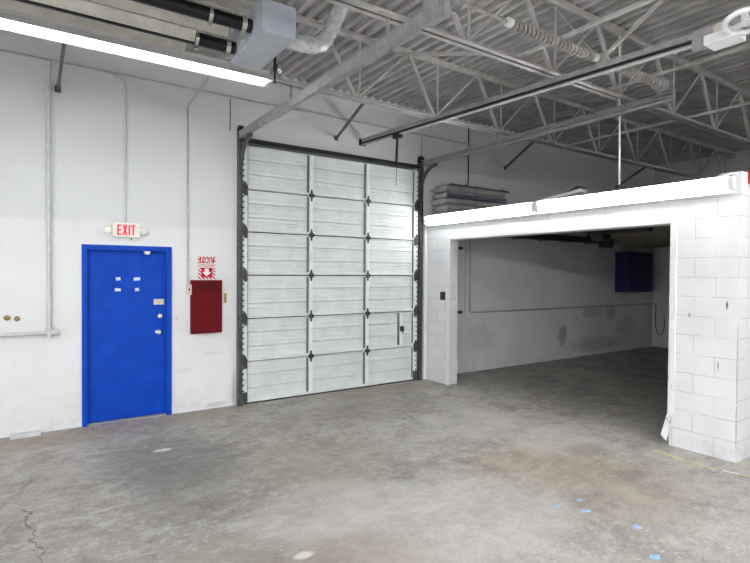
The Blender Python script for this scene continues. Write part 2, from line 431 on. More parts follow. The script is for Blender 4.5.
# ------------------------------------------------------------------ blue door
d = thing('door_1', (1.05,0,0), 'blue painted steel exit door in a blue frame on the white wall', 'door', kind='structure')
m = MB()
for (x0, x1, z0, z1) in [(.542,.60,0,2.165),(1.49,1.553,0,2.165),(.60,1.49,2.105,2.165)]: m.box((x0,-.022,z0),(x1,.12,z1))
m.box((.60,.02,0),(.618,.12,2.105)); m.box((1.472,.02,0),(1.49,.12,2.105)); m.box((.60,.02,2.085),(1.49,.12,2.105))
obj('door_frame', m, M['blue'], d, bevel=.004)
leaf = obj('door_leaf', MB().box((.618,.045,.018),(1.472,.09,2.085)), M['blue'], d, bevel=.003)
obj('threshold', MB().box((.60,.0,0),(1.49,.12,.014)), M['track'], d)
k = MB().lathe([(.034,0),(.034,-.006),(.013,-.012),(.013,-.035),(.028,-.045),(.031,-.058),(.024,-.07),(.006,-.074)], (1.40,.046,1.07), (0,1,0), 24)
obj('door_knob', k, M['chrome'], d, smooth=True, label='silver round door knob')
k = MB().lathe([(.033,0),(.033,-.014),(.026,-.02),(.012,-.022)], (1.425,.046,1.275), (0,1,0), 24)
obj('deadbolt', k, M['chrome'], d, smooth=True, label='round silver deadbolt above the knob')
k = MB().box((1.345,.034,1.475),(1.468,.046,1.497)).box((1.345,.034,1.425),(1.468,.046,1.447)).box((1.345,.04,1.425),(1.468,.046,1.497)).box((1.43,.026,1.447),(1.45,.046,1.475))
obj('latch_plate', k, M['beige'], d, label='pale slide latch plate near the lock edge')
k = MB().box((1.235,.008,2.062),(1.29,.05,2.085)).box((1.225,.0,2.085),(1.30,.05,2.10))
obj('door_bracket', k, M['chrome'], d, label='small silver bracket at the head of the door')
for i, (tx, tz, w, h) in enumerate([(.938,1.755,.052,.042),(1.150,1.753,.075,.04),(.934,1.62,.065,.036),(1.152,1.62,.045,.04)]):
    k = MB().box((tx-w/2,.0435,tz-h/2),(tx+w/2,.046,tz+h/2), Matrix.Rotation(random.uniform(-.12,.12),3,'Y'))
    obj('tape_scrap', k, M['tape'], d, label='pale leftover tape scrap on the blue door')

# ------------------------------------------------------------------ sectional overhead door
X0, X1 = 2.478, 5.586
Zj = [.012, .592, 1.195, 1.806, 2.411, 3.002, 3.62]
SX = [2.515, 3.547, 4.563, 5.548]
d2 = thing('door_2', (4.03,0,0), 'tall pale ribbed steel sectional overhead door of six sections', 'door', kind='structure')
def section_profile(z0, z1):
    yb, yf = .035, .0
    p = []; hgt = z1-z0
    def z(t): return z0 + hgt*t
    p += [(yf-.030, z0+.008), (yf-.030, z0+.034), (yf+.004, z0+.044)]         # bottom flange
    for t, dep, w in [(.16,.006,.006),(.24,.009,.007),(.345,.024,.011),(.44,.008,.007),(.52,.006,.006),(.60,.009,.007),(.675,.024,.011),(.78,.008,.007),(.86,.006,.006)]:
        zz = z(t); p += [(yf+.004, zz-w), (yf+.004+dep, zz), (yf+.004+dep*.6, zz+w*.4), (yf+.004, zz+w)]
    p += [(yf+.004, z1-.030), (yf-.012, z1-.024), (yf-.012, z1-.008), (yb, z1-.008), (yb, z0+.008)]
    return p
for i in range(6):
    s = obj('door_section', MB().prism(section_profile(Zj[i], Zj[i+1]), 'x', X0+.03, X1-.03), M['door_pan'], d2)
    for j, sx in enumerate(SX):
        w = .062 if 0 < j < 3 else .078
        m = MB().box((sx-w/2,-.034,Zj[i]+.046),(sx+w/2,.0,Zj[i+1]-.026))
        st = obj('stile', m, M['stile'], s, bevel=.003)
        if 0 < j < 3:       # return strip; its grey paints in the shadow left of the stile
            obj('stile_return', MB().box((sx-w/2-.03,-.018,Zj[i]+.046),(sx-w/2,.0,Zj[i+1]-.026)), M['stileshade'], s)
        else:               # punched slots along the outer edge
            m = MB(); sg = -1 if j == 0 else 1
            for q in range(6):
                zc = Zj[i] + .10 + q*.078
                if zc < Zj[i+1]-.06: m.box((sx+sg*.018-.010,-.036,zc-.013),(sx+sg*.018+.010,-.034,zc+.013))
            obj('slot_row', m, M['hinge'], s, label='row of dark punched slots along the end stile')
            sg = -sg
            obj('stile_return', MB().box((sx+sg*(w/2+.006)-.006,-.02,Zj[i]+.046),(sx+sg*(w/2+.006)+.006,.0,Zj[i+1]-.026)), M['stileshade'], s)
    if i > 0:
        for sx in SX[1:3]:
            m = MB(); z = Zj[i]
            m.prism([(sx-.012,z-.085),(sx+.012,z-.085),(sx+.016,z-.04),(sx+.042,z-.018),(sx+.042,z+.018),(sx+.016,z+.04),(sx+.012,z+.085),(sx-.012,z+.085),(sx-.016,z+.04),(sx-.042,z+.018),(sx-.042,z-.018),(sx-.016,z-.04)], 'y', -.042, -.034)
            m.tube([(sx-.045,-.05,z),(sx+.045,-.05,z)], .013, 8)
            obj('hinge', m, M['hinge'], s, label='dark steel diamond shaped hinge')
        for sx, sg in ((SX[0],-1),(SX[3],1)):
            m = MB(); z = Zj[i]
            m.prism([(sx-sg*.03,z-.09),(sx+sg*.0,z-.09),(sx+sg*.045,z-.035),(sx+sg*.045,z+.055),(sx-sg*.0,z+.10),(sx-sg*.035,z+.03)], 'y', -.062, -.034)
            m.tube([(sx,-.052,z+.01),(sx+sg*.075,-.052,z+.01)], .012, 8)
            obj('roller_hinge', m, M['hinge'], s, label='dark steel end hinge with track roller')
    if i == 0:
        obj('bottom_seal', MB().box((X0+.02,-.03,.0),(X1-.02,.03,.014)), M['rubber'], s, label='black rubber seal along the floor')
        for sx in (SX[0], SX[3]):
            obj('corner_bracket', MB().box((sx-.042,-.05,.02),(sx+.042,-.03,.17)), M['trackdark'], s, bevel=.003)
    if i == 1:
        m = MB().box((5.222,-.034,Zj[1]+.03),(5.272,.0,Zj[2]-.012))
        obj('lock_stile', m, M['stile'], s, bevel=.003)
        obj('stile_return', MB().box((5.190,-.018,Zj[1]+.046),(5.222,.0,Zj[2]-.02)), M['stileshade'], s)  # grey strip painting in the shade left of the lock stile
        m = MB().box((5.222,-.056,.865),(5.29,-.034,.955)).tube([(5.262,-.05,.905),(5.262,-.085,.905)], .014, 10).box((5.255,-.07,.83),(5.27,-.055,.875))
        obj('slide_lock', m, M['hinge'], s, bevel=.002, label='dark slide lock on the short extra stile')
# black angle along the head of the opening
m = MB().box((2.46,-.045,3.652),(5.62,-.0,3.706)).box((2.46,-.06,3.652),(5.62,-.045,3.668))
obj('head_angle', m, M['black'], d2, label='black steel angle along the head of the opening')

def track_set(name, x, sg, label):
    """one side's steel: jamb angle, vertical track, quarter bend, double horizontal track"""
    t = thing(name, (x,0,0), label, 'door track', 'overhead door tracks')
    jm = MB().box((x-.034,-.012,0),(x+.034,0,3.80)).box((x+sg*.022,-.09,0),(x+sg*.034,-.012,3.78))
    obj('jamb_angle', jm, M['trackdark'], t)
    vt = MB().box((x-.022,-.085,.02),(x+.022,-.080,3.25)).box((x-.022,-.085,.02),(x-.017,-.04,3.25)).box((x+.017,-.085,.02),(x+.022,-.04,3.25))
    vt.box((x-.03,-.09,.0),(x+.03,-.02,.09))
    obj('vertical_track', vt, M['trackdark'], t)
    # bend
    bd = MB(); R = .40; n = 12; zc, yc = 3.25, -.06-R
    rings = []
    for i in range(n+1):
        a = PI/2*i/n; q = []
        for rr in (R-.022, R+.022):
            y = yc + rr*math.cos(a); z = zc + rr*math.sin(a)
            q += [(x-.022,y,z),(x+.022,y,z)]
        rings.append([bd.v(p) for p in q])
    for A, B in zip(rings, rings[1:]):
        for i0, i1 in ((0,1),(1,3),(3,2),(2,0)): bd.face([A[i0], A[i1], B[i1], B[i0]])
    bd.face([rings[0][i] for i in (0,1,3,2)]); bd.face([rings[-1][i] for i in (2,3,1,0)])
    obj('track_bend', bd, M['trackdark'], t)
    ht = MB()
    z0, z1 = 3.675, 3.775     # web with flanges turned towards the door
    ht.box((x+sg*.026,-4.22,z0),(x+sg*.032,-.08,z1))
    for zz in (z0, (z0+z1)/2-.003, z1-.006): ht.box((min(x-sg*.018,x+sg*.03),-4.22,zz),(max(x-sg*.018,x+sg*.03),-.08,zz+.006))
    ht.box((x-sg*.018-.003,-4.22,z0),(x-sg*.018+.003,-.46,z0+.014)); ht.box((x-sg*.018-.003,-4.22,z1-.014),(x-sg*.018+.003,-.08,z1))
    obj('horizontal_track', ht, M['track'], t)
    cl = MB().tube([(x-.03,-.05,3.80),(x+.03,-.05,3.80)], .06, 20).tube([(x-.045,-.05,3.80),(x+.045,-.05,3.80)], .018, 10)
    obj('cable_sheave', cl, M['black'], t, smooth=True, label='black cable sheave at the head of the track')
    cb = MB()
    cb.tube([(x,-.10,3.75),(x,-.095,.12)], .003, 6)
    obj('lift_cable', cb, M['cord'], t)
    for yy in (-1.75, -3.58):
        hb = MB().bar((x+sg*.036,yy,z0),(x+sg*.036,yy,3.90 if yy > -2 else 3.90), .03, .004, (0,1,0))
        obj('hanger_strap', hb, M['track'], t)
    eb = MB().box((x-.022,-4.232,3.66),(x+.03,-4.22,3.79)).box((min(x+sg*.033,x+sg*.040),-4.20,3.70),(max(x+sg*.033,x+sg*.040),-4.03,3.90))
    obj('end_bracket', eb, M['track'], t)
    return t
track_set('door_track', 2.447, -1, 'steel overhead door track on the left side of the ribbed door')
track_set('door_track', 5.625, 1, 'steel overhead door track between the ribbed door and the block bay')

# rear spring shaft across the ends of the two tracks
YS, ZS = -4.12, 3.87
t = thing('spring_shaft', (4.04,YS,ZS), 'steel shaft with two long coil springs slung between the rear ends of the door tracks', 'spring shaft')
obj('shaft', MB().tube([(2.46,YS,ZS),(5.655,YS,ZS)], .014, 12), M['sprung'], t, smooth=True)
def spring(x0, x1):
    m = MB(); pts = []; turns = int((x1-x0)/.052); n = turns*14
    for i in range(n+1):
        a = 2*PI*turns*i/n
        pts.append((x0+(x1-x0)*i/n, YS+.034*math.cos(a), ZS+.034*math.sin(a)))
    m.tube(pts, .014, 6)
    return obj('coil_spring', m, M['sprung'], t, smooth=True)
spring(3.25, 4.36); spring(4.62, 5.50)
for x in (2.62, 5.56):
    m = MB().lathe([(.03,-.05),(.075,-.045),(.075,-.038),(.055,-.03),(.055,.03),(.075,.038),(.075,.045),(.03,.05)], (x,YS,ZS), (1,0,0), 24)
    obj('cable_drum', m, M['track'], t, smooth=True)
for x in (3.22, 4.39, 4.59, 5.52):
    obj('spring_cone', MB().lathe([(.02,-.03),(.036,-.025),(.038,.025),(.02,.03)], (x,YS,ZS), (1,0,0), 16), M['white'], t, smooth=True)
m = MB().box((4.485,YS-.03,ZS-.05),(4.515,YS+.03,ZS+.06)).bar((4.50,YS+.02,ZS),(4.50,-3.58,4.60), .045, .005).tube([(4.487,YS,ZS),(4.53,YS,ZS)], .045, 14)
obj('centre_bracket', m, M['joist'], t)
m = MB().bar((4.50,YS-.03,ZS+.03),(4.50,-5.3,4.55), .028, .028)
obj('brace_rod', m, M['joist'], t)

# door opener: rail, trolley, motor, hand wheel
t = thing('door_opener', (4.457,-2.6,3.83), 'pale garage door operator on a long rail with a white spoked hand wheel', 'door opener')
a, b = Vector((4.457,-.03,3.928)), Vector((4.457,-5.30,3.722))
def off(p, dx, dz): return (p[0]+dx, p[1], p[2]+dz)
m = MB().bar(off(a,0,.03), off(b,0,.03), .05, .05); r1 = obj('rail', m, M['track'], t)
m = MB().bar(off(a,0,-.012), off(b,0,-.012), .02, .034); obj('chain_slot', m, M['black'], t)
m = MB().bar(off(a,0,-.036), off(b,0,-.036), .05, .014); obj('rail_flange', m, M['track'], t)
m = MB().box((4.40,-.03,3.88),(4.51,0,3.98)); obj('wall_bracket', m, M['black'], t)
m = MB().box((4.42,-1.02,3.80),(4.50,-.88,3.88)).bar((4.457,-.95,3.84),(4.457,-.93,3.44), .03, .02)
obj('trolley_arm', m, M['black'], t)
obj('release_cord', MB().tube([(4.457,-.93,3.46),(4.457,-.93,3.12)], .004, 6), M['cord'], t)
m = MB().box((4.17,-5.36,3.555),(4.35,-5.143,3.63))
hs = obj('motor_housing', m, M['white'], t, bevel=.012)
m = MB().box((4.33,-5.40,3.63),(4.43,-5.12,3.66)).box((4.425,-5.44,3.63),(4.432,-4.95,3.80)); obj('mounting_plate', m, M['track'], t)
m = MB().tube([(4.30,-5.20,3.70),(4.44,-5.20,3.70)], .045, 18); obj('gear_case', m, M['beige'], t, smooth=True)
wc = Vector((4.12,-5.44,3.605))
m = MB().torus(wc, (.22,.08,.97), .122, .02, 36, 10)
ax = Vector((.22,.08,.97)).normalized(); e1 = ax.orthogonal().normalized(); e2 = ax.cross(e1)
for k in range(3):
    an = 2*PI*k/3+.5; m.bar(wc, wc + (e1*math.cos(an)+e2*math.sin(an))*.118, .04, .014, ax)
m.lathe([(.02,-.02),(.036,-.016),(.036,.016),(.02,.02)], wc, ax, 18)
obj('hand_wheel', m, M['wheelwhite'], t, smooth=True, label='white three-spoked hand wheel')
obj('wheel_axle', MB().tube([wc, wc+ax*.10], .012, 10), M['track'], t)

# ------------------------------------------------------------------ roof joists
def make_joist(y, label):
    zt, zb = DECK, 3.895
    j = thing('roof_joist', (0,y,0), label, 'roof joist', 'open web roof joists')
    m = MB()
    for s in (-1,1):
        m.box((XL,y+s*.012,zt-.006),(XR,y+s*.062,zt)).box((XL,min(y+s*.012,y+s*.018),zt-.05),(XR,max(y+s*.012,y+s*.018),zt))
    obj('top_chord', m, M['joist'], j)
    m = MB()
    for s in (-1,1):
        m.box((XL,y+s*.012,zb),(XR,y+s*.062,zb+.006)).box((XL,min(y+s*.012,y+s*.018),zb),(XR,max(y+s*.012,y+s*.018),zb+.05))
    obj('bottom_chord', m, M['joist'], j)
    k = -8
    while True:
        bx = 4.46 + 1.22*k; k += 1
        if bx > XR-.1: break
        if bx-.45 < XL: continue
        obj('web_bar', MB().bar((bx-.42,y,zt-.03),(bx,y,zb+.03), .036, .036, (0,1,0)), M['joist'], j)
        if bx+.80 < XR: obj('web_bar', MB().bar((bx+.03,y,zb+.03),(bx+.78,y,zt-.03), .022, .022, (0,1,0)), M['joist'], j)
        obj('web_bar', MB().bar((bx+.06,y,zb+.02),(bx+.06,y,zt-.02), .018, .018, (0,1,0)), M['joist'], j)
    m = MB().box((XR-.22,y-.07,zt-.14),(XR,y+.07,zt-.05)); obj('bearing_seat', m, M['joist'], j)
    return j
j1 = make_joist(-1.75, 'grey open web roof joist nearest the back wall')
dup(j1, (0,-3.58,0), 'grey open web roof joist crossing above the opener rail, second from the back wall')
dup(j1, (0,-5.42,0), 'grey open web roof joist cutting the top right corner, third from the back wall')

# angle braces from the wall up to the first joist
def brace(x, xe, label):
    m = MB().bar((x,-.01,3.93),(xe,-1.70,3.905), .03, .03).box((x-.03,-.02,3.895),(x+.03,0,3.965))
    tag(obj('wall_brace', m, M['trackdark'], loc=(x,0,3.9)), label, 'brace', 'braces from the back wall to the first joist')
brace(.31, .29, 'dark brace reaching from the white wall to the strip light by the left white conduit')
brace(3.98, 3.39, 'dark brace on the wall above the middle of the ribbed door')
brace(7.79, 6.53, 'dark brace on the dim wall right of the stacked metal troughs')
brace(11.64, 9.79, 'faint dark brace on the far dim wall beyond the hanging rod')
# bridging angles
def bridge(p0, p1, label, w=.03):
    tag(obj('bridging_bar', MB().bar(p0, p1, w, w), M['joist'], loc=p0), label, 'bridging bar', 'bridging bars between the joists')
bridge((3.98,-3.50,3.968),(3.98,-5.45,3.968), 'grey bridging bar running under the long coil spring nearest the opener rail')
bridge((5.54,-3.50,3.968),(5.54,-5.45,3.968), 'grey bridging bar crossing just below the right spring')
bridge((7.38,-1.70,3.968),(7.38,-5.45,3.968), 'grey bridging bar in the dark roof right of the door tracks')
bridge((3.86,-1.72,4.60),(3.66,-3.54,3.93), 'thin grey diagonal bridging bar between the first and second joists')

# ------------------------------------------------------------------ fluorescent fixtures
def fixture(name, c, yaw_a, tilt, length, tubemat, label, hood=.11, group='fluorescent strip lights', lip=None):
    """c centre; length runs along local x, tubes face local -z; tilt turns them about local x"""
    t = thing(name, c, label, 'light fixture', group)
    T = Matrix.Translation(c) @ Matrix.Rotation(yaw_a,4,'Z') @ Matrix.Rotation(tilt,4,'X')
    L = length/2
    m = MB(); m.T = T
    lip = lip or (hood, -.022)
    o = [(-hood,-.022),(-.055,.045),(.055,.045),lip,(lip[0]+.004,lip[1]+.004),(.058,.051),(-.058,.051),(-hood-.004,-.018)]
    m.prism(o, 'x', -L, L)
    obj('reflector', m, M['white'], t)
    m = MB(); m.T = T; m.box((-L+.02,-.045,.051),(L-.02,.045,.095)); obj('ballast_housing', m, M['white'], t, bevel=.004)
    for s in (-1,1):
        m = MB(); m.T = T; m.tube([(-L+.05,s*.045,-.006),(L-.05,s*.045,-.006)], .0215, 14)
        obj('lamp_tube', m, tubemat, t, smooth=True, label='lit white fluorescent tube')
    for s in (-1,1):
        m = MB(); m.T = T; m.box((s*L-(.05 if s > 0 else -.0), -.065,-.03),(s*L+(.0 if s > 0 else .05),.065,.05)); obj('end_socket', m, M['white'], t, bevel=.003)
    return t
ZL = 3.835
fixture('strip_light', (.90,-1.865,3.838), 0, 0, 2.44, M['tube'], 'lit fluorescent strip high on the left above the blue door')
fixture('strip_light', (-1.60,-1.865,3.838), 0, 0, 2.44, M['tubeleft'], 'lit fluorescent strip further left along the back wall')
# on the bay: turned to face the room
BX, BZ = 5.665, 2.745
fixture('strip_light', (BX,-1.285,BZ), -PI/2, -PI/2+.15, 2.32, M['tubebay'], 'lit double tube strip light on the bay nearest the ribbed door', hood=.075, lip=(.088,.012))
fixture('strip_light', (BX,-3.62,BZ), -PI/2, -PI/2+.15, 2.34, M['tubebay'], 'lit double tube strip light on the bay nearest the right corner', hood=.075, lip=(.088,.012))
# unseen strips added to fit the room's brightness; only the tubeedge one is inferred
for cx, cy, a, mm, zz, hd in [(3.2,-6.6,PI/2,'fillnear',ZL,.11),(3.2,-9.2,PI/2,'fillmid',ZL,.11),(-3.0,-9.2,PI/2,'fillfar',3.5,.06),(-3.0,-11.8,PI/2,'fillfar',3.5,.06),
                             (5.55,-12.0,PI/2,'fillright',ZL,.11),(9.0,-12.0,0,'fillright',ZL,.11),(5.55,-6.4,PI/2,'tubeedge',ZL,.11),(-4.8,-4.0,PI/2,'fillside',ZL,.11),(-3.0,-6.4,PI/2,'fillwest',ZL,.11)]:
    fixture('strip_light', (cx,cy,zz), a, 0, 2.44, M[mm], 'lit unseen fluorescent strip placed to fit the room light', hood=hd)
# ------------------------------------------------------------------ radiant tube heater
t = thing('tube_heater', (1.0,-2.6,3.9), 'suspended black tube heater with aluminium hoods and a blue grey burner box', 'heater')
obj('burner_box', MB().box((1.58,-3.0,3.80),(1.88,-2.2,4.06)), M['heaterbox'], t, bevel=.006, label='blue grey sheet metal burner box')
for y, z in ((-2.75,3.925),(-2.34,3.885)):
    obj('burner_tube', MB().tube([(XL+1.5,y,z),(1.58,y,z)], .056, 18), M['heatertube'], t, smooth=True, label='black burner tube')
    obj('tube_clamp', MB().tube([(1.49,y,z),(1.53,y,z)], .064, 20).box((1.49,y-.02,z-.10),(1.53,y+.02,z-.055)), M['chrome'], t, smooth=True)
    obj('tube_clamp', MB().tube([(1.22,y,z),(1.25,y,z)], .062, 20).box((1.22,y-.012,z-.09),(1.25,y+.012,z-.055)), M['chrome'], t, smooth=True)
def hood(pts, x1):
    m = MB(); n = len(pts); o = pts + [(p[0], p[1]+.006) for p in pts[::-1]]
    m.prism(o, 'x', XL+1.5, x1)
    obj('reflector_hood', m, M['alum'], t, label='long aluminium reflector hood')
hood([(-2.955,3.905),(-2.875,4.03),(-2.60,4.03),(-2.505,3.895)], 1.46)
hood([(-2.43,3.815),(-2.485,3.89),(-2.40,3.965),(-2.24,3.965),(-2.10,3.85)], 1.20)
# flue
path = [(1.88,-2.6,3.965),(2.10,-2.6,3.97),(2.25,-2.6,3.985),(2.33,-2.6,4.02),(2.385,-2.6,4.09),(2.46,-2.6,4.24),(2.66,-2.6,4.66)]
pts = []; rad = []
for (p, q) in zip(path, path[1:]):
    p = Vector(p); q = Vector(q); n = max(2, int((q-p).length/.03))
    for k in range(n): pts.append(p + (q-p)*k/n); rad.append(.076 if len(pts) % 2 else .071)
pts.append(Vector(path[-1])); rad.append(.06)
obj('flue_duct', MB().tube(pts, rad, 20), M['flue'], t, smooth=True, label='bright silver flexible flue elbow')
obj('flue_collar', MB().tube([(1.88,-2.6,3.965),(1.93,-2.6,3.965)], .068, 20), M['black'], t, smooth=True)
obj('air_intake', MB().tube([(1.83,-2.42,4.06),(1.83,-2.42,4.66)], .05, 18), M['joist'], t, smooth=True)
m = MB().tube([(1.88,-2.32,3.90),(1.98,-2.32,3.90),(1.98,-2.32,3.78)], .016, 10).tube([(1.98,-2.32,3.86),(1.98,-2.32,3.66)], .011, 8)
obj('gas_pipe', m, M['black'], t)
m = MB().lathe([(.012,.07),(.022,.05),(.03,.0),(.02,-.03),(.012,-.04)], (2.02,-2.33,3.80), (0,0,1), 16).bar((1.99,-2.33,3.77),(2.03,-2.33,3.70),.014,.014).bar((2.04,-2.33,3.77),(2.12,-2.33,3.74),.014,.014)
obj('gas_valve', m, M['chrome'], t, smooth=True, label='small pale valve beside the burner box')
for x in (-2.2, .1, 1.36):
    m = MB().tube([(x,-2.75,4.03),(x,-2.75,4.66)], .006, 6).tube([(x,-2.34,3.97),(x,-2.34,4.66)], .006, 6)
    obj('hanger_wire', m, M['track'], t)

# ------------------------------------------------------------------ conduits on the back wall
def pipe(name, runs, r, mat, label, cat='conduit', clips=(), fit=()):
    o = MB()
    for run in runs: o.tube(run, r, 10)
    o = obj(name, o, mat, smooth=True, loc=runs[0][0]); tag(o, label, cat)
    for (c, d) in clips:
        m = MB().tube([Vector(c)-Vector(d)*.012, Vector(c)+Vector(d)*.012], r*1.35, 10); obj('strap', m, mat, o)
    for (a, b, rr) in fit: obj('fitting', MB().tube([a, b], rr, 12), mat, o, smooth=True)
    return o
def bend(p, q, rr, n=6):
    """rounded corner points from p-direction to q: p=(corner), returns"""
    return None
Yp = -.022
pipe('conduit', [[(-3.5,Yp,4.235),(6.9,Yp,4.24)]], .013, M['conduitgrey'], 'thin grey conduit running level along the top of the back wall',
     clips=[((x,Yp,4.238),(1,0,0)) for x in (-2,-.6,.9,2.6,3.4,5.2)])
pipe('conduit', [[(.215,-.036,3.86),(.215,-.036,1.145)], [(-3.2,-.036,1.14),(.30,-.036,1.14)], [(.225,-.036,4.215),(.225,-.036,3.86)]], .021, M['conduit'], 'thick white painted conduit left of the blue door turning along the wall',
     clips=[((.215,-.036,z),(0,0,1)) for z in (3.2,2.3,1.5)], fit=[((.215,-.036,1.20),(.215,-.036,1.09),.032), ((.16,-.036,1.14),(.32,-.036,1.14),.029), ((.215,-.036,3.92),(.215,-.036,3.80),.03)])
arc = [(.82,-.02,4.215)] + [(.90+.11*math.sin(a), -.02, 4.205-.11*(1-math.cos(a))) for a in [PI/2*k/6 for k in range(7)]] + [(1.01,-.02,2.44)]
pipe('conduit', [arc], .013, M['conduit'], 'thin white conduit dropping from the upper pipe to the exit sign', clips=[((1.01,-.02,z),(0,0,1)) for z in (3.6,2.9)])
pipe('conduit', [[(1.57,-1.72,3.86),(1.75,-.06,4.01),(1.75,-.02,3.98),(1.75,-.02,1.68)]], .013, M['conduitgrey'], 'thin grey conduit running down the wall to the switch box by the red cabinet', clips=[((1.75,-.02,z),(0,0,1)) for z in (3.5,2.6,2.0)])
pipe('wire', [[(2.20,-.008,4.62),(2.25,-.008,4.54),(2.36,-.008,4.54),(2.40,-.008,4.64)], [(2.315,-.006,4.22),(2.315,-.006,3.78)]], .006, M['cord'], 'thin dark wire on the wall above the left door track', 'wire')
pipe('conduit', [[(5.675,-.009,4.22),(5.675,-.009,3.82)]], .009, M['conduitgrey'], 'short thin conduit on the wall above the right door track')
pipe('conduit', [[(6.79,-.012,4.62),(6.79,-.012,3.36)]], .012, M['black'], 'dark upright conduit on the wall behind the stacked metal troughs')
pipe('conduit', [[(6.845,-.024,2.58),(6.845,-.024,1.15),(6.90,-.024,1.12),(13.36,-.024,1.11)]], .016, M['conduitgrey'], 'grey conduit inside the bay dropping then running along the back wall', clips=[((x,-.024,1.115),(1,0,0)) for x in (8,9.5,11)])
pipe('conduit', [[(6.74,-.008,2.58),(6.74,-.008,1.13)]], .008, M['conduitgrey'], 'thinner upright pipe just left of the conduit inside the bay')
# rod hanging to the bay lights
pipe('hanging_rod', [[(5.74,-3.58,2.90),(5.70,-3.58,4.64)]], .011, M['white'], 'thin white rod hanging from the second joist down to the bay strip lights', 'rod')

# ------------------------------------------------------------------ exit sign
t = thing('exit_sign', (1.015,0,2.26), 'ivory exit sign with red letters and two lamp heads above the blue door', 'exit sign')
obj('sign_case', MB().box((.863,-.055,2.262),(1.167,0,2.442)), M['ivory'], t, bevel=.012)
m = MB(); zb, zt, yf = 2.288, 2.416, -.058
def quad(pts): m.prism(pts, 'y', yf, -.055)
def bx(x0, x1, z0, z1): quad([(x0,z0),(x1,z0),(x1,z1),(x0,z1)])
w = .017; x = .915
bx(x,x+w,zb,zt); bx(x+w,x+.048,zt-w,zt); bx(x+w,x+.042,(zb+zt-w)/2,(zb+zt+w)/2); bx(x+w,x+.048,zb,zb+w)
x = .973
quad([(x,zb),(x+.019,zb),(x+.056,zt),(x+.037,zt)]); quad([(x,zt),(x+.037,zb),(x+.056,zb),(x+.019,zt)])
x = 1.040; bx(x,x+w,zb,zt)
x = 1.066; bx(x,x+.053,zt-w,zt); bx(x+.018,x+.035,zb,zt-w)
obj('exit_lettering', m, M['exitred'], t, label='red capital letters reading EXIT')
for x in (.818, 1.212):
    s = -1 if x < 1 else 1
    m = MB().lathe([(.018,.05),(.042,.03),(.046,-.01),(.04,-.03),(.01,-.034)], (x,-.045,2.352), (-s*.25,1,.35), 20)
    h = obj('lamp_head', m, M['ivory'], t, smooth=True, label='round emergency lamp head')
    obj('lamp_arm', MB().tube([(x,-.03,2.352),(x-s*.05,-.03,2.352)], .016, 10), M['ivory'], t)
obj('sign_stem', MB().tube([(1.075,-.03,2.262),(1.075,-.03,2.235)], .009, 8), M['tan'], t)

# ------------------------------------------------------------------ fire sign and cabinet
t = thing('fire_sign', (2.0,0,1.9), 'red and white striped fire extinguisher sign with a down arrow above the dark red cabinet', 'sign')
obj('sign_plate', MB().box((1.887,-.006,1.748),(2.117,0,2.052)), M['stripes'], t)
m = MB().box((1.93,-.0075,1.775),(2.075,-.006,1.905)).box((1.908,-.0075,1.962),(2.096,-.006,2.034)).box((1.92,-.0075,1.90),(2.084,-.006,1.968))
obj('sign_field', m, M['signred'], t)
obj('sign_panel', MB().box((1.898,-.0085,1.905),(2.108,-.0075,1.962)), M['signwhite'], t)
m = MB().prism([(2.0,1.788),(2.06,1.845),(2.028,1.845),(2.028,1.893),(1.974,1.893),(1.974,1.845),(1.942,1.845)], 'y', -.0095, -.0075)
obj('down_arrow', m, M['signwhite'], t, label='white arrow pointing down')
text('FIRE', .155, .056, (2.002,-.0075,1.998), M['signwhite'], 'fire_lettering', t, 'white letters reading FIRE')
text('EXTINGUISHER', .195, .036, (2.003,-.0085,1.933), M['signred'], 'extinguisher_lettering', t, 'red letters reading EXTINGUISHER')
t = thing('extinguisher_cabinet', (1.99,0,1.03), 'plain dark red fire extinguisher cabinet on the white wall right of the blue door', 'cabinet')
obj('cabinet_body', MB().box((1.788,-.05,1.03),(2.197,0,1.738)), M['redcab'], t, bevel=.004)
dr = obj('cabinet_door', MB().box((1.798,-.062,1.04),(2.187,-.05,1.728)), M['redcab'], t, bevel=.004)
obj('door_band', MB().box((1.87,-.064,1.605),(2.13,-.062,1.70)), M['redcabdark'], dr, label='darker worn band across the cabinet door')
t = thing('switch_box', (1.768,0,1.6), 'small beige switch box on the wall at the left edge of the red cabinet', 'switch box')
obj('box_body', MB().box((1.728,-.07,1.545),(1.790,0,1.682)), M['beige'], t, bevel=.004)
obj('toggle', MB().box((1.752,-.082,1.60),(1.766,-.07,1.632)), M['black'], t)
t = thing('wall_hook', (2.25,0,1.5), 'small brass hook plate on the wall between the red cabinet and the ribbed door', 'hook')
obj('hook_plate', MB().box((2.235,-.008,1.425),(2.272,0,1.56)), M['brass'], t, bevel=.003)
obj('hook_arm', MB().tube([(2.253,-.008,1.53),(2.253,-.035,1.52),(2.253,-.04,1.47),(2.253,-.03,1.45)], .009, 8), M['brass'], t, smooth=True)
def putty(x, z, label, sx=.035):
    m = MB().lathe([(.006,.0),(.026,-.003),(.03,-.01),(.018,-.018),(.004,-.02)], (x,-.0,z), (0,1,0), 12)
    for v in m.bm.verts: v.co.x = x + (v.co.x-x)*sx/.03
    tag(obj('putty_lump', m, M['tan'], smooth=True, loc=(x,0,z)), label, 'putty lump', 'tan lumps on the wall')
putty(-.175, 1.325, 'tan lump on the white wall at far left, the left one of two')
putty(-.085, 1.312, 'tan lump on the white wall at far left, the right one of two', .03)

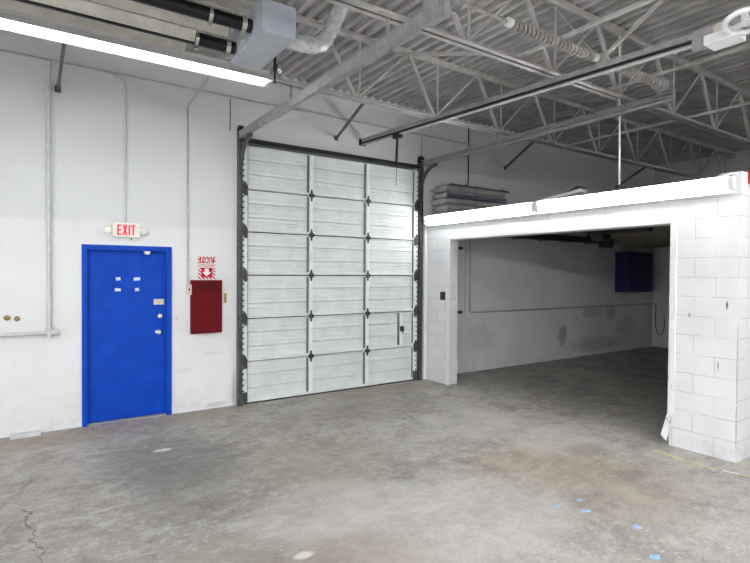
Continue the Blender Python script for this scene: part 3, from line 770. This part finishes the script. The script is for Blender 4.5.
# ------------------------------------------------------------------ bits on the bay
t = thing('wall_switch', (XB,-.49,1.47), 'small black switch on the left pier of the white bay', 'switch')
obj('switch_body', MB().box((XB-.035,-.535,1.405),(XB,-.44,1.54)), M['black'], t, bevel=.005)
obj('button', MB().box((XB-.045,-.505,1.48),(XB-.035,-.47,1.515)), M['hinge'], t)
for z, y, lab in ((2.27,-.545,'black door stop bracket high inside the left jamb of the bay'),(1.19,-.55,'black door latch halfway up inside the left jamb of the bay')):
    t = thing('jamb_latch', (XB+.22,y,z), lab, 'latch')
    obj('latch_plate', MB().box((XB+.21,y-.03,z-.07),(XB+.235,y+.05,z+.07)), M['black'], t, bevel=.004)
    obj('latch_arm', MB().box((XB+.235,y-.05,z-.02),(XB+.33,y-.02,z+.03)), M['black'], t, bevel=.004)
t = thing('alarm_box', (5.99,-4.802,2.84), 'red alarm box at the right edge on the white block wall', 'alarm')
obj('alarm_case', MB().box((5.935,-4.85,2.765),(6.07,-4.802,2.905)), M['red'], t, bevel=.006)
obj('alarm_lens', MB().box((5.975,-4.862,2.80),(6.03,-4.85,2.87)), M['white'], t, bevel=.004)
# dark blue panel box on the back wall inside the bay
t = thing('wall_panel', (12.4,0,1.43), 'dark blue box high on the back wall deep inside the bay', 'panel box')
obj('panel_body', MB().box((11.65,-.32,1.435),(12.75,0,2.385)), M['bluebox'], t, bevel=.01)
obj('panel_door', MB().box((11.68,-.335,1.46),(12.19,-.32,2.36)), M['bluebox'], t, bevel=.006)
obj('panel_door', MB().box((12.21,-.335,1.46),(12.72,-.32,2.36)), M['bluebox'], t, bevel=.006)
# hanging loop by the far corner
m = MB().tube([(13.36,-.10,1.11),(13.36,-.10,.62)] + [(13.36,-.10-.11*(1-math.cos(a)),.62-.30*math.sin(a)) for a in [PI*k/10 for k in range(1,10)]] + [(13.36,-.32,.62),(13.36,-.31,.74)], .009, 8)
tag(obj('cord_loop', m, M['cord'], smooth=True, loc=(13.36,-.1,1.1)), 'dark cord loop hanging in the far corner of the bay', 'cord')
# unlit strip and pipe under the bay ceiling
t = thing('ceiling_track', (7.8,-1.3,2.5), 'dark track under the bay ceiling seen just below the opening head', 'track')
obj('track_rail', MB().box((6.2,-1.36,2.43),(9.2,-1.24,2.53)), M['black'], t, bevel=.005)
obj('track_end', MB().box((9.05,-1.40,2.36),(9.28,-1.20,2.53)), M['black'], t, bevel=.02)
for x in (6.6,8.6): obj('track_hanger', MB().box((x-.02,-1.32,2.53),(x+.02,-1.28,2.60)), M['black'], t)
t = thing('ceiling_track', (8.2,-3.0,2.5), 'dark bar under the bay ceiling beside the right jamb', 'track')
obj('track_rail', MB().box((7.2,-3.15,2.46),(7.32,-2.2,2.54)), M['black'], t, bevel=.005)
obj('track_end', MB().box((7.15,-2.5,2.36),(7.37,-2.3,2.54)), M['black'], t, bevel=.02)
obj('track_hanger', MB().box((7.24,-2.9,2.54),(7.28,-2.86,2.60)), M['black'], t)
for k in range(9):
    x = 6.4 + k*.8
    tag(obj('bay_rafter', MB().box((x,-4.6,2.53),(x+.05,0,2.60)), M['ply'], loc=(x,0,2.53)), 'plain timber rafter under the bay ceiling', 'rafter', 'rafters under the bay ceiling', 'structure')

# ------------------------------------------------------------------ things stored on the bay roof
labs = ['grey metal trough lying lowest in the stack on the bay roof', 'grey metal trough second from the bottom of the stack on the bay roof',
        'grey metal trough in the middle of the stack on the bay roof', 'bluish metal trough second from the top of the stack on the bay roof', 'grey metal trough lying topmost in the stack on the bay roof']
for k in range(5):
    z = 2.803 + k*.107; dx = (0,.02,-.02,.015,-.01)[k]; dy = (.0,-.012,.008,-.006,.0)[k]
    t = thing('metal_trough', (6.6,-.25,z), labs[k], 'metal trough', 'stacked metal troughs on the bay roof')
    o = [(-.47+dy,z+.04),(-.42+dy,z+.004),(-.19+dy,z+.004),(-.03+dy,z+.05),(-.17+dy,z+.098),(-.44+dy,z+.098),(-.47+dy,z+.08)]
    obj('trough_shell', MB().prism(o, 'x', 5.86+dx, 7.3+dx), M['tin'] if k != 3 else M['tinblue'], t, bevel=.006)
    e = [(-.44+dy,z+.045),(-.40+dy,z+.02),(-.20+dy,z+.02),(-.08+dy,z+.05),(-.18+dy,z+.084),(-.43+dy,z+.084)]
    obj('end_plate', MB().prism(e, 'x', 5.855+dx, 5.86+dx), M['tin'], t)
    obj('side_lip', MB().box((5.90+dx,-.485+dy,z+.086),(7.3+dx,-.47+dy,z+.104)), M['tin'], t)
t = thing('metal_rack', (6.6,-.25,3.34), 'open dark metal frame lying on top of the stacked troughs', 'rack')
zr = 3.339
for y in (-.45,-.10): obj('rack_rail', MB().box((5.95,y-.012,zr),(7.4,y+.012,zr+.035)), M['trackdark'], t)
for k in range(7): x = 5.97+k*.23; obj('rack_slat', MB().box((x-.01,-.45,zr+.008),(x+.01,-.10,zr+.028)), M['trackdark'], t)
for x in (6.35,7.25): obj('rack_foot', MB().box((x-.02,-.46,zr+.035),(x+.02,-.42,zr+.075)), M['tin'], t)
tag(obj('sheet_panel', MB().box((6.05,-2.02,2.86),(6.35,-1.38,2.88), Matrix.Rotation(.30,3,'X') @ Matrix.Rotation(.1,3,'Y')), M['tinblue']), 'dark blue grey sheet tilted on the bay roof right of the trough stack', 'sheet')
tag(obj('roof_board', MB().box((5.96,-2.92,2.87),(6.12,-2.10,2.91), Matrix.Rotation(-.12,3,'X') @ Matrix.Rotation(.1,3,'Y')), M['white']), 'pale flat board lying on the bay roof behind the strip lights', 'board')
tag(obj('dark_board', MB().box((6.0,-2.85,2.93),(6.2,-2.35,2.945), Matrix.Rotation(-.30,3,'X')), M['trackdark']), 'dark thin board leaning over the pale board on the bay roof', 'board')

# ------------------------------------------------------------------ marks and litter on the floor
def strip(name, pts, w, mat, label, cat, group=None, thick=.0025):
    m = MB(); pts = [Vector(p) for p in pts]
    for i in range(len(pts)-1):
        m.bar(pts[i]+Vector((0,0,thick/2)), pts[i+1]+Vector((0,0,thick/2)), w, thick)
    return tag(obj(name, m, mat, loc=tuple(pts[0])), label, cat, group)
strip('yellow_tape', [(5.47,-4.16,0),(5.44,-4.47,0)], .045, M['yellow'], 'short yellow tape strip on the floor by the bay right jamb', 'floor tape', 'worn tape strips on the floor')
strip('yellow_tape', [(5.43,-4.52,0),(5.445,-4.78,0)], .03, M['yellow'], 'faded yellow tape strip on the floor along the right pier', 'floor tape', 'worn tape strips on the floor')
strip('white_tape', [(5.46,-4.82,0),(5.49,-4.94,0)], .025, M['whitetape'], 'whitish tape strip on the floor just past the pier corner', 'floor tape', 'worn tape strips on the floor')
strip('yellow_tape', [(5.49,-4.95,0),(5.56,-5.3,0)], .025, M['yellow'], 'yellow tape strip on the floor running out at the right edge', 'floor tape', 'worn tape strips on the floor')
def scrap(x, y, s, label, seed):
    rr = random.Random(seed); m = MB(); n = 9
    o = [(x+math.cos(2*PI*k/n)*s*rr.uniform(.45,1.1), y+math.sin(2*PI*k/n)*s*.7*rr.uniform(.4,1.1)) for k in range(n)]
    m.prism(o, 'z', .0005, .004)
    tag(obj('tape_shred', m, M['bluetape'], loc=(x,y,0)), label, 'tape shred', 'blue tape shreds on the floor')
scrap(3.70,-4.96,.055,'pale blue tape shred on the floor below the pier, the largest one', 1)
scrap(3.40,-5.24,.05,'blue tape shred on the floor at the bottom edge of the picture', 2)
scrap(3.49,-4.42,.05,'small blue tape shred on the floor, the leftmost one', 3)
scrap(3.62,-4.60,.045,'small blue tape shred on the floor left of the largest one', 4)
scrap(3.75,-4.46,.04,'tiny blue tape shred on the floor, the one furthest from the viewer', 5)
m = MB().box((-.155,-.13,0),(.13,-.012,.035)).box((-.155,-.13,.035),(.13,-.11,.05))
tag(obj('metal_channel', m, M['conduit'], bevel=.004), 'short grey metal channel lying on the floor against the wall left of the blue door', 'metal channel')

# ------------------------------------------------------------------ world and view
w = bpy.data.worlds.new('world'); SC.world = w; w.use_nodes = True
w.node_tree.nodes['Background'].inputs[0].default_value = (.6,.65,.75,1); w.node_tree.nodes['Background'].inputs[1].default_value = 0.02
vs = SC.view_settings; vs.view_transform = 'Standard'; vs.look = 'None'; vs.gamma = 1; vs.use_curve_mapping = False; vs.exposure = 0.63
SC.cycles.use_denoising = True
